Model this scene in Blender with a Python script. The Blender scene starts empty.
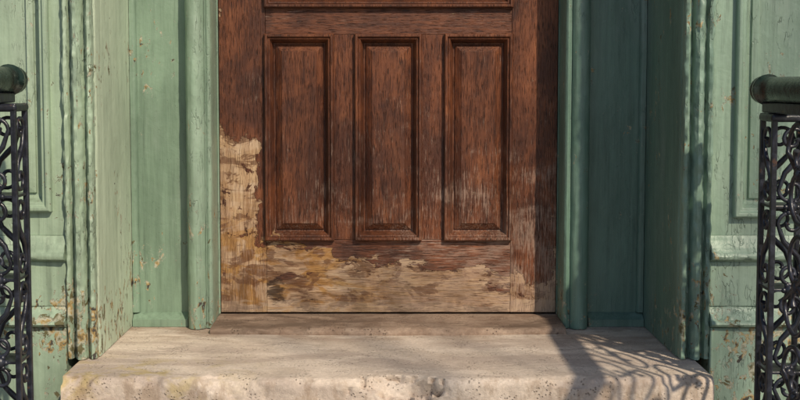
import bpy, bmesh, math, random
from mathutils import Vector, noise, Matrix
random.seed(7)
S=bpy.context.scene
COL=S.collection

# ---------------------------------------------------------------- node helpers
class NT:
    def __init__(s,name):
        s.m=bpy.data.materials.new(name); s.m.use_nodes=True
        s.t=s.m.node_tree; s.t.nodes.clear()
        s.out=s.t.nodes.new('ShaderNodeOutputMaterial'); s.b=s.t.nodes.new('ShaderNodeBsdfPrincipled')
        s.t.links.new(s.b.outputs[0],s.out.inputs[0])
        tc=s.t.nodes.new('ShaderNodeTexCoord'); s.co=tc.outputs['Object']
        sp=s.t.nodes.new('ShaderNodeSeparateXYZ'); s.t.links.new(s.co,sp.inputs[0])
        s.x,s.y,s.z=sp.outputs
        s.rv=None
    def put(s,v,i):
        if isinstance(v,(int,float)):
            i.default_value=v
        elif isinstance(v,(tuple,list)):
            i.default_value=(*v,1) if (len(v)==3 and i.type=='RGBA') else v
        else: s.t.links.new(v,i)
    def M(s,op,a,b=0.0,c=None):
        n=s.t.nodes.new('ShaderNodeMath'); n.operation=op
        s.put(a,n.inputs[0]); s.put(b,n.inputs[1])
        if c is not None: s.put(c,n.inputs[2])
        return n.outputs[0]
    def add(s,a,b): return s.M('ADD',a,b)
    def sub(s,a,b): return s.M('SUBTRACT',a,b)
    def mul(s,a,b): return s.M('MULTIPLY',a,b)
    def mx(s,a,b): return s.M('MAXIMUM',a,b)
    def mn(s,a,b): return s.M('MINIMUM',a,b)
    def ss(s,v,lo,hi,a=0.0,b=1.0):
        n=s.t.nodes.new('ShaderNodeMapRange'); n.interpolation_type='SMOOTHSTEP'
        s.put(v,n.inputs[0]); n.inputs[1].default_value=lo; n.inputs[2].default_value=hi
        n.inputs[3].default_value=a; n.inputs[4].default_value=b
        return n.outputs[0]
    def map(s,sc,loc=(0,0,0),rnd=False,rot=(0,0,0)):
        n=s.t.nodes.new('ShaderNodeMapping'); s.t.links.new(s.co,n.inputs[0])
        n.inputs['Scale'].default_value=sc; n.inputs['Location'].default_value=loc; n.inputs['Rotation'].default_value=rot
        if rnd:
            if s.rv is None:
                oi=s.t.nodes.new('ShaderNodeObjectInfo')
                r=s.mul(oi.outputs['Random'],40.0)
                cb=s.t.nodes.new('ShaderNodeCombineXYZ'); s.put(r,cb.inputs[0]); s.put(r,cb.inputs[1]); s.put(r,cb.inputs[2])
                s.rv=cb.outputs[0]
            s.t.links.new(s.rv,n.inputs['Location'])
        return n.outputs[0]
    def noise(s,sc,det=4,rough=.55,dist=0,loc=(0,0,0),rnd=False,rot=(0,0,0)):
        n=s.t.nodes.new('ShaderNodeTexNoise')
        if isinstance(sc,(int,float)): sc=(sc,sc,sc)
        s.t.links.new(s.map(sc,loc,rnd,rot),n.inputs['Vector'])
        n.inputs['Scale'].default_value=1; n.inputs['Detail'].default_value=det
        n.inputs['Roughness'].default_value=rough; n.inputs['Distortion'].default_value=dist
        return n.outputs['Fac']
    def vor(s,sc,feat='DISTANCE_TO_EDGE',loc=(0,0,0),warp=0):
        n=s.t.nodes.new('ShaderNodeTexVoronoi'); n.feature=feat
        v=s.map(sc,loc)
        if warp:
            nn=s.t.nodes.new('ShaderNodeTexNoise'); s.t.links.new(v,nn.inputs['Vector']); nn.inputs['Scale'].default_value=1.1; nn.inputs['Detail'].default_value=4
            vm=s.t.nodes.new('ShaderNodeVectorMath'); vm.operation='MULTIPLY_ADD'
            s.t.links.new(nn.outputs['Color'],vm.inputs[0]); vm.inputs[1].default_value=(warp,)*3; s.t.links.new(v,vm.inputs[2]); v=vm.outputs[0]
        s.t.links.new(v,n.inputs['Vector']); n.inputs['Scale'].default_value=1
        return n.outputs['Distance']
    def mix(s,f,a,b,mode='MIX'):
        n=s.t.nodes.new('ShaderNodeMix'); n.data_type='RGBA'; n.blend_type=mode
        s.put(f,n.inputs[0]); s.put(a,n.inputs[6]); s.put(b,n.inputs[7]); return n.outputs[2]
    def ramp(s,f,stops):
        n=s.t.nodes.new('ShaderNodeValToRGB'); s.put(f,n.inputs[0]); e=n.color_ramp.elements
        while len(e)<len(stops): e.new(.5)
        for k,(p,c) in enumerate(stops): e[k].position=p; e[k].color=(*c,1)
        return n.outputs[0]
    def bump(s,h,dist,strength=1,prev=None):
        n=s.t.nodes.new('ShaderNodeBump'); s.put(h,n.inputs['Height']); n.inputs['Distance'].default_value=dist
        n.inputs['Strength'].default_value=strength
        if prev is not None: s.t.links.new(prev,n.inputs['Normal'])
        return n.outputs[0]
    def fin(s,col,rough,nrm=None,spec=.4,metal=0):
        s.put(col,s.b.inputs['Base Color']); s.put(rough,s.b.inputs['Roughness'])
        s.b.inputs['Specular IOR Level'].default_value=spec; s.b.inputs['Metallic'].default_value=metal
        if nrm is not None: s.t.links.new(nrm,s.b.inputs['Normal'])
        return s.m

def wood(name,vert=True):
    n=NT(name)
    def g(a,l,det=4,rough=.6,dist=0,loc=None):
        sc=(a,a,l) if vert else (l,a,a)
        return n.noise(sc,det,rough,dist,rnd=True)
    fib=g(250,15,4,.75); cath=g(17,2.0,4,.65,2.6); pore=g(470,34,1,.5)
    blot=n.noise(6.5,5,.7,.4,loc=(3,1,2))
    v=n.add(n.add(n.mul(fib,.30),n.mul(cath,.33)),n.mul(blot,.37))
    var=n.ramp(v,[(.38,(.030,.009,.0045)),(.46,(.086,.026,.0105)),(.55,(.160,.051,.020)),(.66,(.27,.098,.038))])
    blk=n.noise((4.5,4.5,3.2),5,.7,.5,loc=(9,0,4))
    var=n.mix(n.ss(blk,.46,.62,0,.68),var,(.046,.015,.009))
    porem=n.ss(pore,.56,.70)
    var=n.mix(n.mul(porem,.75),var,(.020,.007,.004))
    raw=n.ramp(v,[(.38,(.18,.10,.055)),(.47,(.33,.205,.12)),(.55,(.47,.325,.21)),(.66,(.58,.44,.31))])
    raw=n.mix(n.mul(porem,.5),raw,(.10,.05,.028))
    jag=n.noise((34,34,16) if vert else (13,34,34),5,.70,.9,loc=(1.3,4,2))
    jag2=n.noise((7,7,13),5,.65,.8,loc=(6,4,2))
    left=n.mul(n.ss(n.x,-.385,-.335,1,0),n.ss(n.z,.47,.55,1,0))
    left=n.mul(left,n.ss(n.z,.28,.46,.72,1.0))
    line=n.sub(.235,n.mul(n.add(n.x,.34),.15))
    bot=n.ss(n.sub(line,n.z),-.045,.075)
    edge=n.ss(n.x,-.472,-.452,.30,0)
    edger=n.mul(n.ss(n.x,.38,.475,0,.42),n.ss(n.z,.05,.45,1,0.1))
    F=n.add(n.mx(n.mx(n.mul(left,.70),n.mul(bot,.66)),n.mx(edge,edger)),n.mul(n.sub(jag,.5),1.05))
    F=n.add(F,n.mul(n.sub(jag2,.5),1.35))
    peel=n.ss(F,.41,.448)
    F2=n.add(n.ss(n.z,.0,.070,.85,0),n.mul(n.sub(n.noise((6,24,30),4,.65,loc=(2,2,8)),.5),1.6))
    peel2=n.ss(F2,.42,.48); peel=n.mx(peel,peel2)
    oc=n.mul(n.ss(n.noise((8,8,18),4,.65,.8,loc=(5,5,1)),.45,.55),n.ss(n.x,-.2,.15,1,.08))
    oc=n.mul(oc,n.ss(n.z,.18,.32,1,.30))
    raw=n.mix(n.mul(oc,.80),raw,n.ramp(v,[(.38,(.13,.055,.012)),(.5,(.30,.14,.028)),(.63,(.47,.27,.07))]))
    dk=n.ss(n.noise((10,10,24),5,.72,.7,loc=(15,5,11)),.51,.57)
    raw=n.mix(n.mul(dk,.72),raw,(.100,.037,.016))
    raw=n.mix(n.mul(peel2,.35),raw,(.42,.33,.25))
    rim=n.mul(n.ss(F,.35,.41),n.sub(1.0,peel))
    var=n.mix(n.mul(rim,.5),var,(.05,.018,.010))
    col=n.mix(peel,var,raw)
    st=n.noise((240,240,19) if vert else (19,240,240),4,.78,loc=(3,3,3))
    wz=n.mul(n.ss(n.z,.05,.75,.23,0.0),n.ss(n.x,-.35,.35,.45,1.0))
    wf=n.add(n.add(st,n.mul(n.sub(jag2,.5),.55)),wz)
    wm=n.mul(n.ss(wf,.62,.82),.50)
    col=n.mix(wm,col,(.38,.265,.205))
    grime=n.mul(n.ss(n.z,.0,.24,.45,0),n.ss(blk,.43,.56))
    col=n.mix(grime,col,(.055,.032,.020))
    dx=n.mul(n.add(n.x,.315),26.); dz=n.mul(n.sub(n.z,.068),26.)
    d=n.add(n.add(n.mul(dx,dx),n.mul(dz,dz)),n.mul(n.sub(jag,.5),4))
    hole=n.ss(d,.15,.8,1,0)
    col=n.mix(n.mul(hole,.85),col,(.022,.010,.006))
    h=n.add(n.sub(n.mul(fib,.7),n.mul(porem,.4)),n.mul(peel,-.6))
    b=n.bump(h,.0024,1.0)
    rough=n.mx(n.mul(n.mx(peel,wm),.88),n.add(.38,n.mul(fib,.28)))
    return n.fin(col,rough,b,.4)

def paint(name,base,chip=.5,crack=1.0,dirt=(.10,.09,.04),low=.10):
    n=NT(name)
    lo=tuple(c*.82 for c in base); hi=tuple(min(1,c*1.16+.01) for c in base)
    a=n.noise((6,6,2.6),5,.65,.4); st=n.noise((80,80,4),3,.6,loc=(2,1,0))
    col=n.mix(n.ss(n.add(n.mul(a,.65),n.mul(st,.35)),.36,.64),lo,hi)
    fade=n.noise((4,4,1.6),5,.68,loc=(7,3,2))
    col=n.mix(n.ss(fade,.47,.68,0,.5),col,tuple(c*.74+.11 for c in base))
    gr=n.mul(n.ss(n.noise((44,44,2.4),4,.68,loc=(4,4,9)),.54,.72),.42)
    col=n.mix(gr,col,tuple(c*.36 for c in base))
    lump=n.noise(24,3,.6,.3,loc=(5,0,3))
    cv=n.vor((38,38,9),warp=2.6)
    wdt=n.ss(lump,.42,.62)
    ckm=n.mul(n.mul(n.ss(cv,.0,.05,1,0),wdt),n.mul(n.ss(fade,.53-.05*crack,.60-.04*crack),min(1,crack)))
    col=n.mix(n.mul(ckm,.62),col,tuple(c*.28 for c in base))
    lowz=n.ss(n.z,-.05,.30,low,0)
    cf=n.add(n.add(n.mul(n.noise((50,50,32),5,.66,.6,loc=(1,5,3)),.64),n.mul(n.noise(6,2,.5,loc=(8,2,3)),.36)),n.mul(lowz,chip))
    th=.630-.042*chip
    cm=n.ss(cf,th,th+.008); rim=n.ss(cf,th-.022,th)
    cc=n.ramp(n.noise(30,3,.6,loc=(9,9,1)),[(.40,dirt),(.49,(.36,.36,.28)),(.57,(.30,.21,.08)),(.64,(.045,.04,.035))])
    col=n.mix(n.mul(rim,.35),col,(.42,.46,.38))
    col=n.mix(cm,col,cc)
    sp=n.ss(n.vor((80,80,80),'F1',loc=(1,2,3)),.05,.12,1,0)
    col=n.mix(n.mul(n.mul(sp,n.ss(a,.52,.44)),.6),col,tuple(c*.22 for c in base))
    brush=n.noise((120,120,8),3,.6)
    hgt=n.add(n.add(n.mul(brush,.32),n.mul(lump,.80)),n.mul(n.mx(ckm,cm),-.8))
    b=n.bump(hgt,.0031,.9)
    rough=n.mx(n.add(.34,n.mul(a,.22)),n.mul(cm,.8))
    return n.fin(col,rough,b,.45)

def stone(name,c1,c2,c3,stain=True,sc=1.0):
    n=NT(name)
    a=n.noise((5*sc,7*sc,7*sc),6,.68,.5); f=n.noise(140,3,.7); s2=n.noise((2.2,9,9),4,.65,.8,loc=(4,1,7))
    col=n.mix(n.ss(a,.36,.64),c1,c2)
    col=n.mix(n.ss(s2,.46,.60,0,.8),col,c3)
    col=n.mix(n.ss(f,.35,.70,.32,0),col,tuple(c*.45 for c in c1))
    sp=n.ss(n.vor((130,130,130),'F1'),.16,.32,1,0); spz=n.ss(n.noise(18,3,.5,loc=(1,1,1)),.47,.6)
    sp=n.mul(sp,spz)
    col=n.mix(n.mul(sp,.6),col,tuple(c*.30 for c in c1))
    lw=n.ss(n.noise((9,16,16),5,.7,.8,loc=(21,3,5)),.56,.62)
    col=n.mix(n.mul(lw,.22),col,tuple(min(.8,c*1.2) for c in c2))
    if stain:
        ylw=n.mul(n.ss(n.noise(11,4,.65,.5,loc=(3,8,2)),.45,.60),n.mul(n.ss(n.x,-.62,-.20,1,0),n.ss(n.y,-.40,-.62,0,1)))
        col=n.mix(n.mul(ylw,.7),col,(.42,.32,.11))
        br=n.mul(n.ss(n.noise((7,14,14),4,.6,loc=(13,8,2)),.42,.58),n.ss(n.y,-.34,-.17,0,.6))
        col=n.mix(br,col,(.26,.175,.125))
        dr=n.mul(n.ss(n.noise((18,18,6),5,.68,loc=(2,9,9)),.48,.62),n.ss(n.y,-.645,-.672,0,.6))
        col=n.mix(dr,col,(.28,.20,.14))
    b=n.bump(n.add(n.add(n.mul(f,.30),n.mul(a,.7)),n.mul(sp,-.5)),.006,.9)
    return n.fin(col,n.add(.62,n.mul(f,.25)),b,.3)

W_V=wood('oak_vertical',True); W_H=wood('oak_horizontal',False)
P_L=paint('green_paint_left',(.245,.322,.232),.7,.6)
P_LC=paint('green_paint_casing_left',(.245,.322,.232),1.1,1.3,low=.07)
P_LP=paint('green_paint_panel_shaded',(.150,.222,.158),.4,.3)  # darker copy of the left green, shade of the recessed panel painted in
P_LR=paint('green_paint_reveal_sunlit',(.38,.455,.340),.6,.7,low=.06)  # paler green, sunlight on the left reveal put into the colour
P_R=paint('green_paint_right_shaded',(.100,.172,.134),.4,.3)  # deep shade of the right recess and reveal painted in as darker green
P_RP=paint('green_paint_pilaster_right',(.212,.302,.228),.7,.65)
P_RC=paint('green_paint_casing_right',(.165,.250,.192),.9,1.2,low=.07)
P_JR=paint('green_paint_jamb_shaded',(.118,.200,.156),.4,.4)  # bluish shade on the right jamb mixed into its green
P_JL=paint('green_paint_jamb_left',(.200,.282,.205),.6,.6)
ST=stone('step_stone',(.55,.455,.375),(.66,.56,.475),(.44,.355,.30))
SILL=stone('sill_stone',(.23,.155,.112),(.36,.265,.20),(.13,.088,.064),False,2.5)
CONC=stone('concrete',(.30,.28,.25),(.36,.34,.31),(.22,.20,.18),False,.5)

n=NT('black_iron_paint')
a=n.noise(45,4,.6); rr=n.ss(n.noise(30,4,.65,loc=(3,3,1)),.64,.69)
colr=n.mix(n.ss(a,.4,.65),(.008,.009,.014),(.020,.023,.036)); colr=n.mix(n.mul(rr,.6),colr,(.10,.045,.02))
IRON=n.fin(colr,n.add(.22,n.mul(a,.25)),n.bump(a,.0022,.7),.5)
n=NT('handrail_paint')
a=n.noise(45,4,.6); a2=n.ss(n.noise(18,5,.7,loc=(2,2,2)),.60,.64)
colr=n.mix(n.ss(a,.4,.65),(.006,.014,.012),(.014,.030,.026)); colr=n.mix(n.mul(a2,.5),colr,(.10,.12,.10))
RAILM=n.fin(colr,n.add(.18,n.mul(a,.2)),n.bump(a,.002,.6),.6)
n=NT('dark_gap'); GAP=n.fin((.012,.009,.008),.9)
n=NT('brass'); BR=n.fin((.30,.20,.08),.4,None,.5,1)
n=NT('asphalt'); a=n.noise(80,5,.7); ASP=n.fin(n.mix(a,(.035,.035,.037),(.07,.07,.07)),.85,n.bump(a,.004))
n=NT('bark'); a=n.noise((20,20,5),5,.7); BARK=n.fin(n.mix(a,(.07,.05,.035),(.18,.14,.10)),.9,n.bump(a,.01))
n=NT('brick')
bt=n.t.nodes.new('ShaderNodeTexBrick'); mp=n.t.nodes.new('ShaderNodeMapping'); n.t.links.new(n.co,mp.inputs[0]); mp.inputs['Rotation'].default_value=(math.radians(-90),0,0)
n.t.links.new(mp.outputs[0],bt.inputs['Vector']); bt.inputs['Scale'].default_value=1
bt.inputs['Brick Width'].default_value=.215; bt.inputs['Row Height'].default_value=.075; bt.inputs['Mortar Size'].default_value=.006
bt.inputs['Color1'].default_value=(.25,.085,.05,1); bt.inputs['Color2'].default_value=(.16,.055,.035,1); bt.inputs['Mortar'].default_value=(.3,.28,.25,1)
BRICK=n.fin(bt.outputs['Color'],.85,n.bump(bt.outputs['Fac'],-.004),.3)

# ---------------------------------------------------------------- mesh helpers
def empty(name):
    e=bpy.data.objects.new(name,None); COL.objects.link(e); return e
def obj(name,verts,faces,mat,parent=None,smooth=False,bev=0,seg=2):
    me=bpy.data.meshes.new(name); me.from_pydata([tuple(v) for v in verts],[],faces); me.update()
    bm=bmesh.new(); bm.from_mesh(me); bmesh.ops.recalc_face_normals(bm,faces=bm.faces[:]); bm.to_mesh(me); bm.free()
    me.materials.append(mat)
    if smooth:
        for p in me.polygons: p.use_smooth=True
    o=bpy.data.objects.new(name,me); COL.objects.link(o)
    if parent: o.parent=parent
    if bev:
        m=o.modifiers.new('b','BEVEL'); m.width=bev; m.segments=seg; m.limit_method='ANGLE'
    return o
def box(name,x0,x1,y0,y1,z0,z1,mat,parent=None,bev=.002,seg=2):
    v=[(x,y,z) for x in (x0,x1) for y in (y0,y1) for z in (z0,z1)]
    f=[(0,1,3,2),(4,6,7,5),(0,4,5,1),(2,3,7,6),(0,2,6,4),(1,5,7,3)]
    return obj(name,v,f,mat,parent,False,bev,seg)
def loops(name,rs,mat,parent=None,bev=.0015,back=None):
    v=[];f=[]
    for (x0,x1,z0,z1,y) in rs: v+=[(x0,y,z0),(x1,y,z0),(x1,y,z1),(x0,y,z1)]
    for k in range(len(rs)-1):
        a=4*k;b=a+4
        for i in range(4): j=(i+1)%4; f.append((a+i,a+j,b+j,b+i))
    a=4*(len(rs)-1); f.append((a,a+1,a+2,a+3))
    me=bpy.data.meshes.new(name); me.from_pydata(v,[],f); me.update()
    bm=bmesh.new(); bm.from_mesh(me)
    bm.normal_update()
    if sum(fc.normal.y for fc in bm.faces)>0: bmesh.ops.reverse_faces(bm,faces=bm.faces[:])
    bm.to_mesh(me); bm.free(); me.materials.append(mat)
    o=bpy.data.objects.new(name,me); COL.objects.link(o)
    if parent:o.parent=parent
    m=o.modifiers.new('b','BEVEL'); m.width=bev; m.segments=2; m.limit_method='ANGLE'; m.angle_limit=math.radians(20)
    return o
def inset(r,d,y,e=None):
    e=d if e is None else e
    return (r[0]+d,r[1]-d,r[2]+d,r[3]-e,y)
def vsweep(name,prof,z0,z1,mat,parent,amp=.001,fr=18,step=.012,sub=4,flip=1):
    pts=[]
    N=len(prof)
    for i in range(N):
        a=Vector(prof[i]);b=Vector(prof[(i+1)%N]); k=max(1,min(sub,int((b-a).length/.004)))
        for j in range(k): pts.append(a.lerp(b,j/k))
    c=Vector((sum(p.x for p in pts)/len(pts),sum(p.y for p in pts)/len(pts)))
    nz=max(2,int((z1-z0)/step)); v=[];f=[];n_=len(pts)
    for q in range(nz+1):
        z=z0+(z1-z0)*q/nz
        for p in pts:
            d=(p-c).normalized()
            w=noise.noise(Vector((p.x*fr*2,p.y*fr*2,z*fr)))*amp + noise.noise(Vector((p.x*90,p.y*90,z*75+5)))*amp*.55
            v.append((p.x+d.x*w,p.y+d.y*w,z))
    for q in range(nz):
        for i in range(n_):
            j=(i+1)%n_; f.append((q*n_+i,q*n_+j,(q+1)*n_+j,(q+1)*n_+i))
    f.append(tuple(range(n_))); f.append(tuple(nz*n_+i for i in range(n_)))
    o=obj(name,v,f,mat,parent,True)
    m=o.modifiers.new('e','EDGE_SPLIT'); m.split_angle=math.radians(42)
    return o
def xsweep(name,prof,x0,x1,mat,parent,amp=.001,fr=15,step=.01,sub=6,chip=None):
    pts=[];N=len(prof)
    for i in range(N):
        a=Vector(prof[i]);b=Vector(prof[(i+1)%N]); k=max(1,min(sub,int((b-a).length/.006)))
        for j in range(k): pts.append(a.lerp(b,j/k))
    cy=sum(p.x for p in pts)/len(pts); cz=sum(p.y for p in pts)/len(pts)
    nx=max(2,int((x1-x0)/step)); v=[];f=[];n_=len(pts)
    for q in range(nx+1):
        x=x0+(x1-x0)*q/nx
        for p in pts:
            w=noise.noise(Vector((x*fr,p.x*fr,p.y*fr)))*amp+noise.noise(Vector((x*80,p.x*80,p.y*80)))*amp*.5
            dy,dz=p.x-cy,p.y-cz; l=math.hypot(dy,dz) or 1
            y=p.x+dy/l*w; z=p.y+dz/l*w
            if chip: 
                c=chip(x,y,z); y+=c[0]; z+=c[1]
            v.append((x,y,z))
    for q in range(nx):
        for i in range(n_):
            j=(i+1)%n_; f.append((q*n_+i,q*n_+j,(q+1)*n_+j,(q+1)*n_+i))
    f.append(tuple(range(n_))); f.append(tuple(nx*n_+i for i in range(n_)))
    o=obj(name,v,f,mat,parent,True)
    m=o.modifiers.new('e','EDGE_SPLIT'); m.split_angle=math.radians(45)
    return o

FZ=-.016
# ---------------------------------------------------------------- door
door=empty('wooden_door')
ZB=.006
box('stile_1',-.472,-.3425,0,.045,ZB,2.08,W_V,door,.0015)
box('stile_2',.3455,.474,0,.045,ZB,2.08,W_V,door,.0015)
box('bottom_rail',-.342,.345,.0006,.045,ZB,.2125,W_H,door,.0015)
box('middle_rail',-.342,.345,.0006,.045,.788,.870,W_H,door,.0015)
box('top_rail',-.342,.345,.0006,.045,1.95,2.08,W_H,door,.0015)
box('muntin_1',-.1535,-.0905,.0003,.045,.213,.7875,W_V,door,.0012)
box('muntin_2',.0925,.1595,.0003,.045,.213,.7875,W_V,door,.0012)
def panel(name,x0,x1,z0,z1):
    r=(x0,x1,z0,z1)
    rs=[(x0,x1,z0,z1,.004),inset(r,.000,-.013),inset(r,.003,-.0175),inset(r,.0085,-.0175),inset(r,.011,-.0105),inset(r,.013,-.0125),
        inset(r,.016,-.011),inset(r,.021,.002),inset(r,.025,.016),inset(r,.030,.017),inset(r,.0305,.013),inset(r,.047,.001),inset(r,.0485,-.001)]
    return loops(name,rs,W_V,door,.0009)
panel('panel_1',-.345,-.151,.2105,.790)
panel('panel_2',-.093,.095,.2105,.790)
panel('panel_3',.157,.348,.2105,.790)
panel('upper_panel',-.345,.348,.8615,1.953)
box('door_core',-.47,.472,.030,.050,ZB,2.08,GAP,door,0)
bpy.ops.mesh.primitive_uv_sphere_add(radius=.028,location=(.41,-.055,1.02)); k=bpy.context.object; k.name='knob'; k.data.materials.append(BR); k.parent=door
bpy.ops.mesh.primitive_cylinder_add(radius=.011,depth=.05,location=(.41,-.025,1.02),rotation=(math.pi/2,0,0)); k=bpy.context.object; k.name='knob_stem'; k.data.materials.append(BR); k.parent=door

# ---------------------------------------------------------------- door frame
fr=empty('door_frame')
def jamb(s,mat,nm):
    X=lambda a:s*a
    prof=[(.478,.06),(.478,-.112),(.480,-.119),(.485,-.123),(.490,-.121),(.493,-.117),(.495,-.117)]
    for i in range(11):
        t=math.pi*(.94-.94*i/10)
        prof.append((.521+.0255*math.cos(t),-.108-.030*math.sin(t)))
    prof+=[(.5465,-.098),(.549,-.096),(.549,.06)]
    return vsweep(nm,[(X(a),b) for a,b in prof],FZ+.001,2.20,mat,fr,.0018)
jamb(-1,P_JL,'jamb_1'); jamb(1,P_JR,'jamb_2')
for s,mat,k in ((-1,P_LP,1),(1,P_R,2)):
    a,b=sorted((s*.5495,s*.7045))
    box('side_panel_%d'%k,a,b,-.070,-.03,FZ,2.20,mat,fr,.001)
    xsweep('side_base_%d'%k,[(-.0705,FZ),(-.0705,.020),(-.076,.018),(-.090,.008),(-.098,.004),(-.098,FZ)],a+.002,b-.001,mat,fr,.001)
    c=s*.694
    vsweep('corner_bead_%d'%k,[(c+s*.0095,-.0705),(c-s*.008,-.0705),(c-s*.007,-.078),(c-s*.002,-.083),(c+s*.0095,-.084)],.021,2.2,mat,fr,.0012)
box('head_jamb',-.549,.549,-.131,.06,2.2005,2.30,P_L,fr,.004)
box('door_stop_head',-.4775,.4775,.0,.05,2.085,2.200,P_L,fr,.002)
box('gap_backing',-.4775,.4775,.052,.06,0,2.2,GAP,fr,0)
box('stop_1',-.4778,-.4738,-.004,.02,.002,2.085,P_JL,fr,.001)
box('stop_2',.4755,.4778,-.004,.02,.002,2.085,P_JR,fr,.001)

# ---------------------------------------------------------------- reveals + pilasters
def pilaster(s,mat,matc,matr,zp,xp,nm):
    e=empty(nm)
    X=lambda a:s*a
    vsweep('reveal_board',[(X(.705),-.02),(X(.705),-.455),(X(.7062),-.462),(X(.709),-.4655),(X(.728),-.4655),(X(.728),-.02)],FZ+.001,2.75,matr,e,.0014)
    prof=[(.7085,-.466),(.7085,-.486),(.711,-.494),(.717,-.497),(.722,-.492),(.725,-.478),(.729,-.477),(.734,-.495),(.741,-.505),(.749,-.505),(.755,-.495),(.759,-.478),(.763,-.478),(.767,-.492),(.774,-.496),(.779,-.490),(.779,-.02),(.7285,-.02),(.7285,-.466)]
    vsweep('casing_strip',[(X(a),b) for a,b in prof],FZ+.001,2.75,matc,e,.0050,34,.005,6)
    a,b=sorted((X(.7795),X(1.30))); pa,pb=sorted((X(xp),X(1.20)))
    Y=-.474
    r=(pa,pb,zp,2.45)
    rs=[(a,b,.285,2.75,-.10),(a,b,.285,2.75,Y),(pa,pb,zp,2.45,Y),inset(r,.000,Y-.016),inset(r,.004,Y-.021),inset(r,.011,Y-.021),inset(r,.016,Y-.010),inset(r,.022,Y-.010),inset(r,.031,Y+.018),inset(r,.038,Y+.024),inset(r,.043,Y+.024),inset(r,.044,Y+.017),inset(r,.060,Y+.014),inset(r,.062,Y+.025)]
    loops('sunk_panel_face',rs,mat,e,.0014)
    def mo(name,z0,z1,pr,lo): 
        h=z1-z0
        prof=[(-.1,z0),(lo,z0),(lo-.004,z0+.06*h),(-.478-pr,z0+.12*h),(-.478-pr-.003,z0+.22*h),(-.478-pr,z0+.34*h),(-.478-pr*.75,z0+.40*h),(-.478-pr*.6,z0+.62*h),(-.478-pr*.3,z0+.75*h),(-.478-pr*.25,z0+.86*h),(-.478-.002,z1),(-.1,z1)]
        a_,b_=sorted((X(.780),X(1.312)))
        xsweep(name,prof,a_,b_,mat,e,.0028)
    mo('upper_base_moulding',.222,.2848,.026,-.486)
    box('dado',a,b,-.484,-.1,.112,.2218,mat,e,.003)
    mo('lower_base_moulding',.062,.1118,.032,-.494)
    box('plinth',a,b,-.496,-.1,-.40,.0618,mat,e,.004)
    return e
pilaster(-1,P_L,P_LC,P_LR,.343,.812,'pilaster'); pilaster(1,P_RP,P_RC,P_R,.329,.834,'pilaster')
h=empty('entrance_hood')
box('lintel',-1.35,1.35,-.50,.06,2.752,3.10,P_L,h,.006)
box('cornice',-1.5,1.5,-.70,.06,3.102,3.20,P_L,h,.01)
box('soffit_board',-.704,.704,-.40,.058,2.302,2.751,P_L,h,.004)
bw=empty('brick_house')
box('wall_1',-6,-1.302,-.30,.3,-1.2,7,BRICK,bw,0); box('wall_2',1.302,6,-.30,.3,-1.2,7,BRICK,bw,0); box('wall_3',-1.301,1.301,-.28,.3,3.201,7,BRICK,bw,0)
box('inner_wall',-1.3,1.3,.062,.3,-1.2,3.2,BRICK,bw,0)
for i,x in enumerate((-4.2,3.0)):
    box('window_%d'%i,x,x+1.1,-.318,-.303,.6,2.4,GAP,bw,.0); box('window_sill_%d'%i,x-.1,x+1.2,-.42,-.30,.48,.60,CONC,bw,.01)

# ---------------------------------------------------------------- step
random.seed(3)
chips=[(.030,-.676,-.010,.055,.028),(.085,-.676,-.024,.030,.020),(-.55,-.676,0,.03,.010),(.42,-.676,0,.035,.010),(-.2,-.676,0,.02,.008),(.66,-.676,0,.03,.012),(-.72,-.676,0,.03,.015),(.25,-.676,-.0,.015,.006),(-.36,-.676,0,.05,.009),(.54,-.676,0,.018,.007),(-.08,-.676,0,.02,.006)]
def chipf(x,y,z):
    dy=dz=0
    for cx,cy,cz,r,d in chips:
        q=((x-cx)/r)**2+((y-cy)/(r*.5))**2+((z-cz)/(r*.55))**2
        q*=1+.9*noise.noise(Vector((x*60,y*60,z*60)))
        if q<4: 
            w=math.exp(-q*q*.35)*d; dy+=w; dz-=w*.8
    if z>-.02: dz-= .004*math.exp(-(x/.35)**2)*(1 if y<-.1 else 0)
    return dy,dz
stp=empty('stone_step')
prof=[(-.02,-.001)]+[(-.02-.03*i,-.001) for i in range(1,21)]+[(-.650,-.001),(-.663,-.0022),(-.670,-.005),(-.674,-.010),(-.676,-.017),(-.676,-.06),(-.676,-.11),(-.675,-.154),(-.02,-.154)]
o=xsweep('step_block',prof,-.746,.743,ST,stp,.0036,16,.005,5,chipf); o.location.z=FZ
sill=empty('door_sill')
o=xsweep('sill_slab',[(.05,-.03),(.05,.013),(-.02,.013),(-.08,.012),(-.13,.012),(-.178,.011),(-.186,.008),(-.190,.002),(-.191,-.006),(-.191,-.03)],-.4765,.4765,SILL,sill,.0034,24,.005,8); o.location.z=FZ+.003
lp=empty('stoop')
box('landing',-1.0,1.0,-1.55,-.10,-1.15,-.172,CONC,lp,.008)
for i in range(3):
    box('tread_%d'%i,-1.0,1.0,-1.55-.3*(i+1),-1.55-.3*i-.001,-1.15,-.172-.18*(i+1),CONC,lp,.008)
def sheet(name,x0,x1,y0,y1,z,mat):
    return obj(name,[(x0,y0,z),(x1,y0,z),(x1,y1,z),(x0,y1,z)],[(0,1,2,3)],mat)
sheet('ground',-150,150,-150,150,-.912,CONC)
box('sidewalk',-40,40,-6.2,-.31,-1.1,-.885,CONC,None,.01)
box('kerb',-40,40,-6.38,-6.201,-1.1,-.888,CONC,None,.01)
sheet('road',-150,150,-15,-6.381,-.906,ASP)

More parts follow.
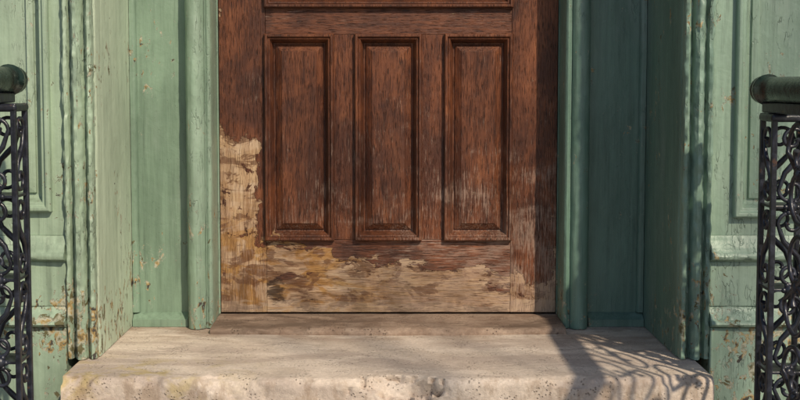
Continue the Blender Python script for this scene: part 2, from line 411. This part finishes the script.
# ---------------------------------------------------------------- railings
def tube(name,paths,rad,mat,parent,res=3):
    cu=bpy.data.curves.new(name,'CURVE'); cu.dimensions='3D'; cu.bevel_depth=rad; cu.bevel_resolution=res; cu.use_fill_caps=True
    for p in paths:
        sp=cu.splines.new('POLY'); sp.points.add(len(p)-1)
        for i,q in enumerate(p):
            sp.points[i].co=(q[0],q[1],q[2],1); sp.points[i].radius=q[3] if len(q)>3 else 1
    o=bpy.data.objects.new(name,cu); COL.objects.link(o); cu.materials.append(mat); o.parent=parent
    dg=bpy.context.evaluated_depsgraph_get(); me=bpy.data.meshes.new_from_object(o.evaluated_get(dg))
    bpy.data.objects.remove(o); o=bpy.data.objects.new(name,me); COL.objects.link(o); o.parent=parent
    if not me.materials: me.materials.append(mat)
    for pl in me.polygons: pl.use_smooth=True
    return o
def scroll2d(u0,v0,w,hh,m=1):
    pts=[]; r=w*.46
    def spiral(cu,cv,r0,a0,turn,n_=22):
        out=[]
        for i in range(n_):
            t=i/(n_-1); rr=r0*(1-.72*t); a=a0+turn*t
            out.append((cu+rr*math.cos(a),cv+rr*math.sin(a),1.0+.5*(t>.93)))
        return out
    top=spiral(u0+m*0,v0+hh*.5-r,r,math.pi if m>0 else 0,-m*math.pi*2.1)
    bot=spiral(u0,v0-hh*.5+r,r,0 if m>0 else math.pi,-m*math.pi*2.1)
    return top[::-1]+[(u0-m*r*.55,v0+hh*.10,1.35),(u0,v0,1.6),(u0+m*r*.55,v0-hh*.10,1.35)]+bot
def railing(s,xc,xn,zc,nm):
    e=empty(nm)
    XC=s*xc; XN=s*xn
    pr=[(-.655,.004),(-.657,.014),(-.662,.022),(-.670,.028),(-.682,.031),(-.695,.031),(-.700,.026),(-.706,.026),(-.709,.034),(-.722,.035),(-.726,.029),(-.80,.0285),(-1.2,.0285),(-1.56,.0285)]
    tube('handrail',[[(XC,y,zc,r/.03) for y,r in pr]],.03,RAILM,e,8)
    tube('handrail_slope',[[(XC,-1.56,zc),(XC,-1.62,zc-.02),(XC,-2.46,zc-.60)]],.0285,RAILM,e,6)
    zt=zc-.040; zb=-.115
    a,b=sorted((XC-.014,XC+.014))
    box('top_bar',a,b,-1.56,-.72,zt-.010,zt+.013,IRON,e,.003)
    box('bottom_bar',a,b,-1.56,-.845,zb-.008,zb+.008,IRON,e,.003)
    nx0,nx1=sorted((XN-s*.040,XN+s*.040)); ny0,ny1=-.812,-.732
    k=0
    for x in (nx0,nx1):
        for y in (ny0,ny1):
            k+=1; box('newel_corner_%d'%k,x-.006,x+.006,y-.006,y+.006,-.171,zt-.0105,IRON,e,.002)
    box('newel_cap',nx0-.008,nx1+.008,ny0-.008,ny1+.008,zt-.028,zt-.0110,IRON,e,.006,3)
    box('newel_base',nx0-.012,nx1+.012,ny0-.012,ny1+.012,-.171,-.130,IRON,e,.006,3)
    zz=[zt-.030-.18*i for i in range(5)]
    paths=[];ros=[]
    for i in range(4):
        z1=zz[i]-.006; z0=max(zz[i+1]+.006,-.128); c=(z0+z1)/2; hh=z1-z0
        mm=(1 if i%2 else -1)
        for y in (ny0,ny1): paths.append([(XN+u,y,v,r) for u,v,r in scroll2d(0,c,.062,hh*.98,mm)])
        for x in (nx0,nx1): paths.append([(x,(ny0+ny1)/2+u,v,r) for u,v,r in scroll2d(0,c,.062,hh*.98,mm)])
        if i<3:
            ros.append((XN,ny0,zz[i+1])); 
            box('newel_band_%d'%i,nx0-.003,nx1+.003,ny0-.003,ny1+.003,zz[i+1]-.003,zz[i+1]+.003,IRON,e,.001)
    tube('newel_scrolls',paths,.0043,IRON,e,3)
    paths=[]
    y=-.935; kk=0
    while y>-1.53:
        for i in range(3):
            c=zt-.012-.118-.236*i*.98
            paths.append([(XC,y+u,v,r*1.0) for u,v,r in scroll2d(0,c,.165,.232,1 if (i+kk)%2 else -1)])
            if kk==0: ros.append((XC,y,c))
        paths.append([(XC,y-.100,zb,1.),(XC,y-.100,zt,1.)])
        y-=.200; kk+=1
    tube('panel_scrolls',paths,.0048,IRON,e,3)
    for i,(x,yy,z) in enumerate(ros):
        me=bpy.data.meshes.new('rosette_%d'%i); bm=bmesh.new()
        bmesh.ops.create_uvsphere(bm,u_segments=12,v_segments=8,radius=.0125,matrix=Matrix.Translation((x,yy,z))@Matrix.Diagonal((1,1,1.1,1)))
        for t in range(6):
            aa=t*math.pi/3; 
            mt=Matrix.Translation((x,yy+.013*math.cos(aa),z+.013*math.sin(aa)))
            if i<3: mt=Matrix.Translation((x+.013*math.cos(aa),yy-.002,z+.013*math.sin(aa)))
            bmesh.ops.create_uvsphere(bm,u_segments=8,v_segments=6,radius=.0060,matrix=mt)
        bm.to_mesh(me); bm.free(); me.materials.append(IRON)
        for p in me.polygons:p.use_smooth=True
        o=bpy.data.objects.new('rosette_%d'%i,me); COL.objects.link(o); o.parent=e
    box('foot_post',XC-.02,XC+.02,-2.46,-2.42,-.886,zc-.55,IRON,e,.004)
    return e
railing(-1,.835,.838,.660,'iron_railing'); railing(1,.838,.864,.638,'iron_railing')

# ---------------------------------------------------------------- street tree (bare, across the pavement, toward the sun)
random.seed(21)
paths=[]
def grow(p,d,L,r,lev):
    n_=6; pts=[(p.x,p.y,p.z,r)]
    for i in range(n_):
        d=(d+Vector((random.uniform(-.16,.16),random.uniform(-.16,.16),random.uniform(-.08,.14)))).normalized()
        p=p+d*(L/n_); rr=r*(1-.45*(i+1)/n_); pts.append((p.x,p.y,p.z,rr))
        if lev<4 and i>=1 and random.random()<(.5 if lev else .3):
            ax=Vector((random.uniform(-1,1),random.uniform(-1,1),random.uniform(-.2,.6))).normalized()
            grow(p.copy(),(d*.75+ax*.8).normalized(),L*random.uniform(.5,.72),rr*.5,lev+1)
    paths.append(pts)
    if lev<4:
        for _ in range(2):
            ax=Vector((random.uniform(-1,1),random.uniform(-1,1),random.uniform(0,.6))).normalized()
            grow(p.copy(),(d*.8+ax*.6).normalized(),L*random.uniform(.62,.8),r*.45,lev+1)
grow(Vector((4.85,-5.4,-.9)),Vector((-.02,0,1)),3.2,.10,0)
t=empty('street_tree')
tube('trunk_and_branches',paths,1.0,BARK,t,1)

# ---------------------------------------------------------------- light
EL,AZ=math.radians(40),math.radians(29)
sv=Vector((math.sin(AZ)*math.cos(EL),-math.cos(AZ)*math.cos(EL),math.sin(EL)))
L=bpy.data.lights.new('sun','SUN'); L.energy=4.7; L.angle=math.radians(1.0); L.color=(1,.87,.68)
lo=bpy.data.objects.new('sun',L); COL.objects.link(lo); lo.rotation_euler=sv.to_track_quat('Z','Y').to_euler()
w=bpy.data.worlds.new('World'); S.world=w; w.use_nodes=True
nt=w.node_tree; bg=nt.nodes['Background']; sk=nt.nodes.new('ShaderNodeTexSky'); sk.sky_type='NISHITA'; sk.sun_disc=False
sk.sun_elevation=EL; sk.sun_rotation=math.pi-AZ
nt.links.new(sk.outputs[0],bg.inputs[0]); bg.inputs[1].default_value=.115
# ---------------------------------------------------------------- camera
c=bpy.data.cameras.new('camera'); co=bpy.data.objects.new('camera',c); COL.objects.link(co); S.camera=co
co.location=(0,-3.4,.653); co.rotation_euler=(math.radians(90-4),0,0)
c.sensor_width=36; c.lens=1214/800*36; c.shift_x=12/800; c.shift_y=-32/800; c.clip_end=500
S.view_settings.view_transform='Standard'; S.view_settings.look='None'; S.view_settings.exposure=0
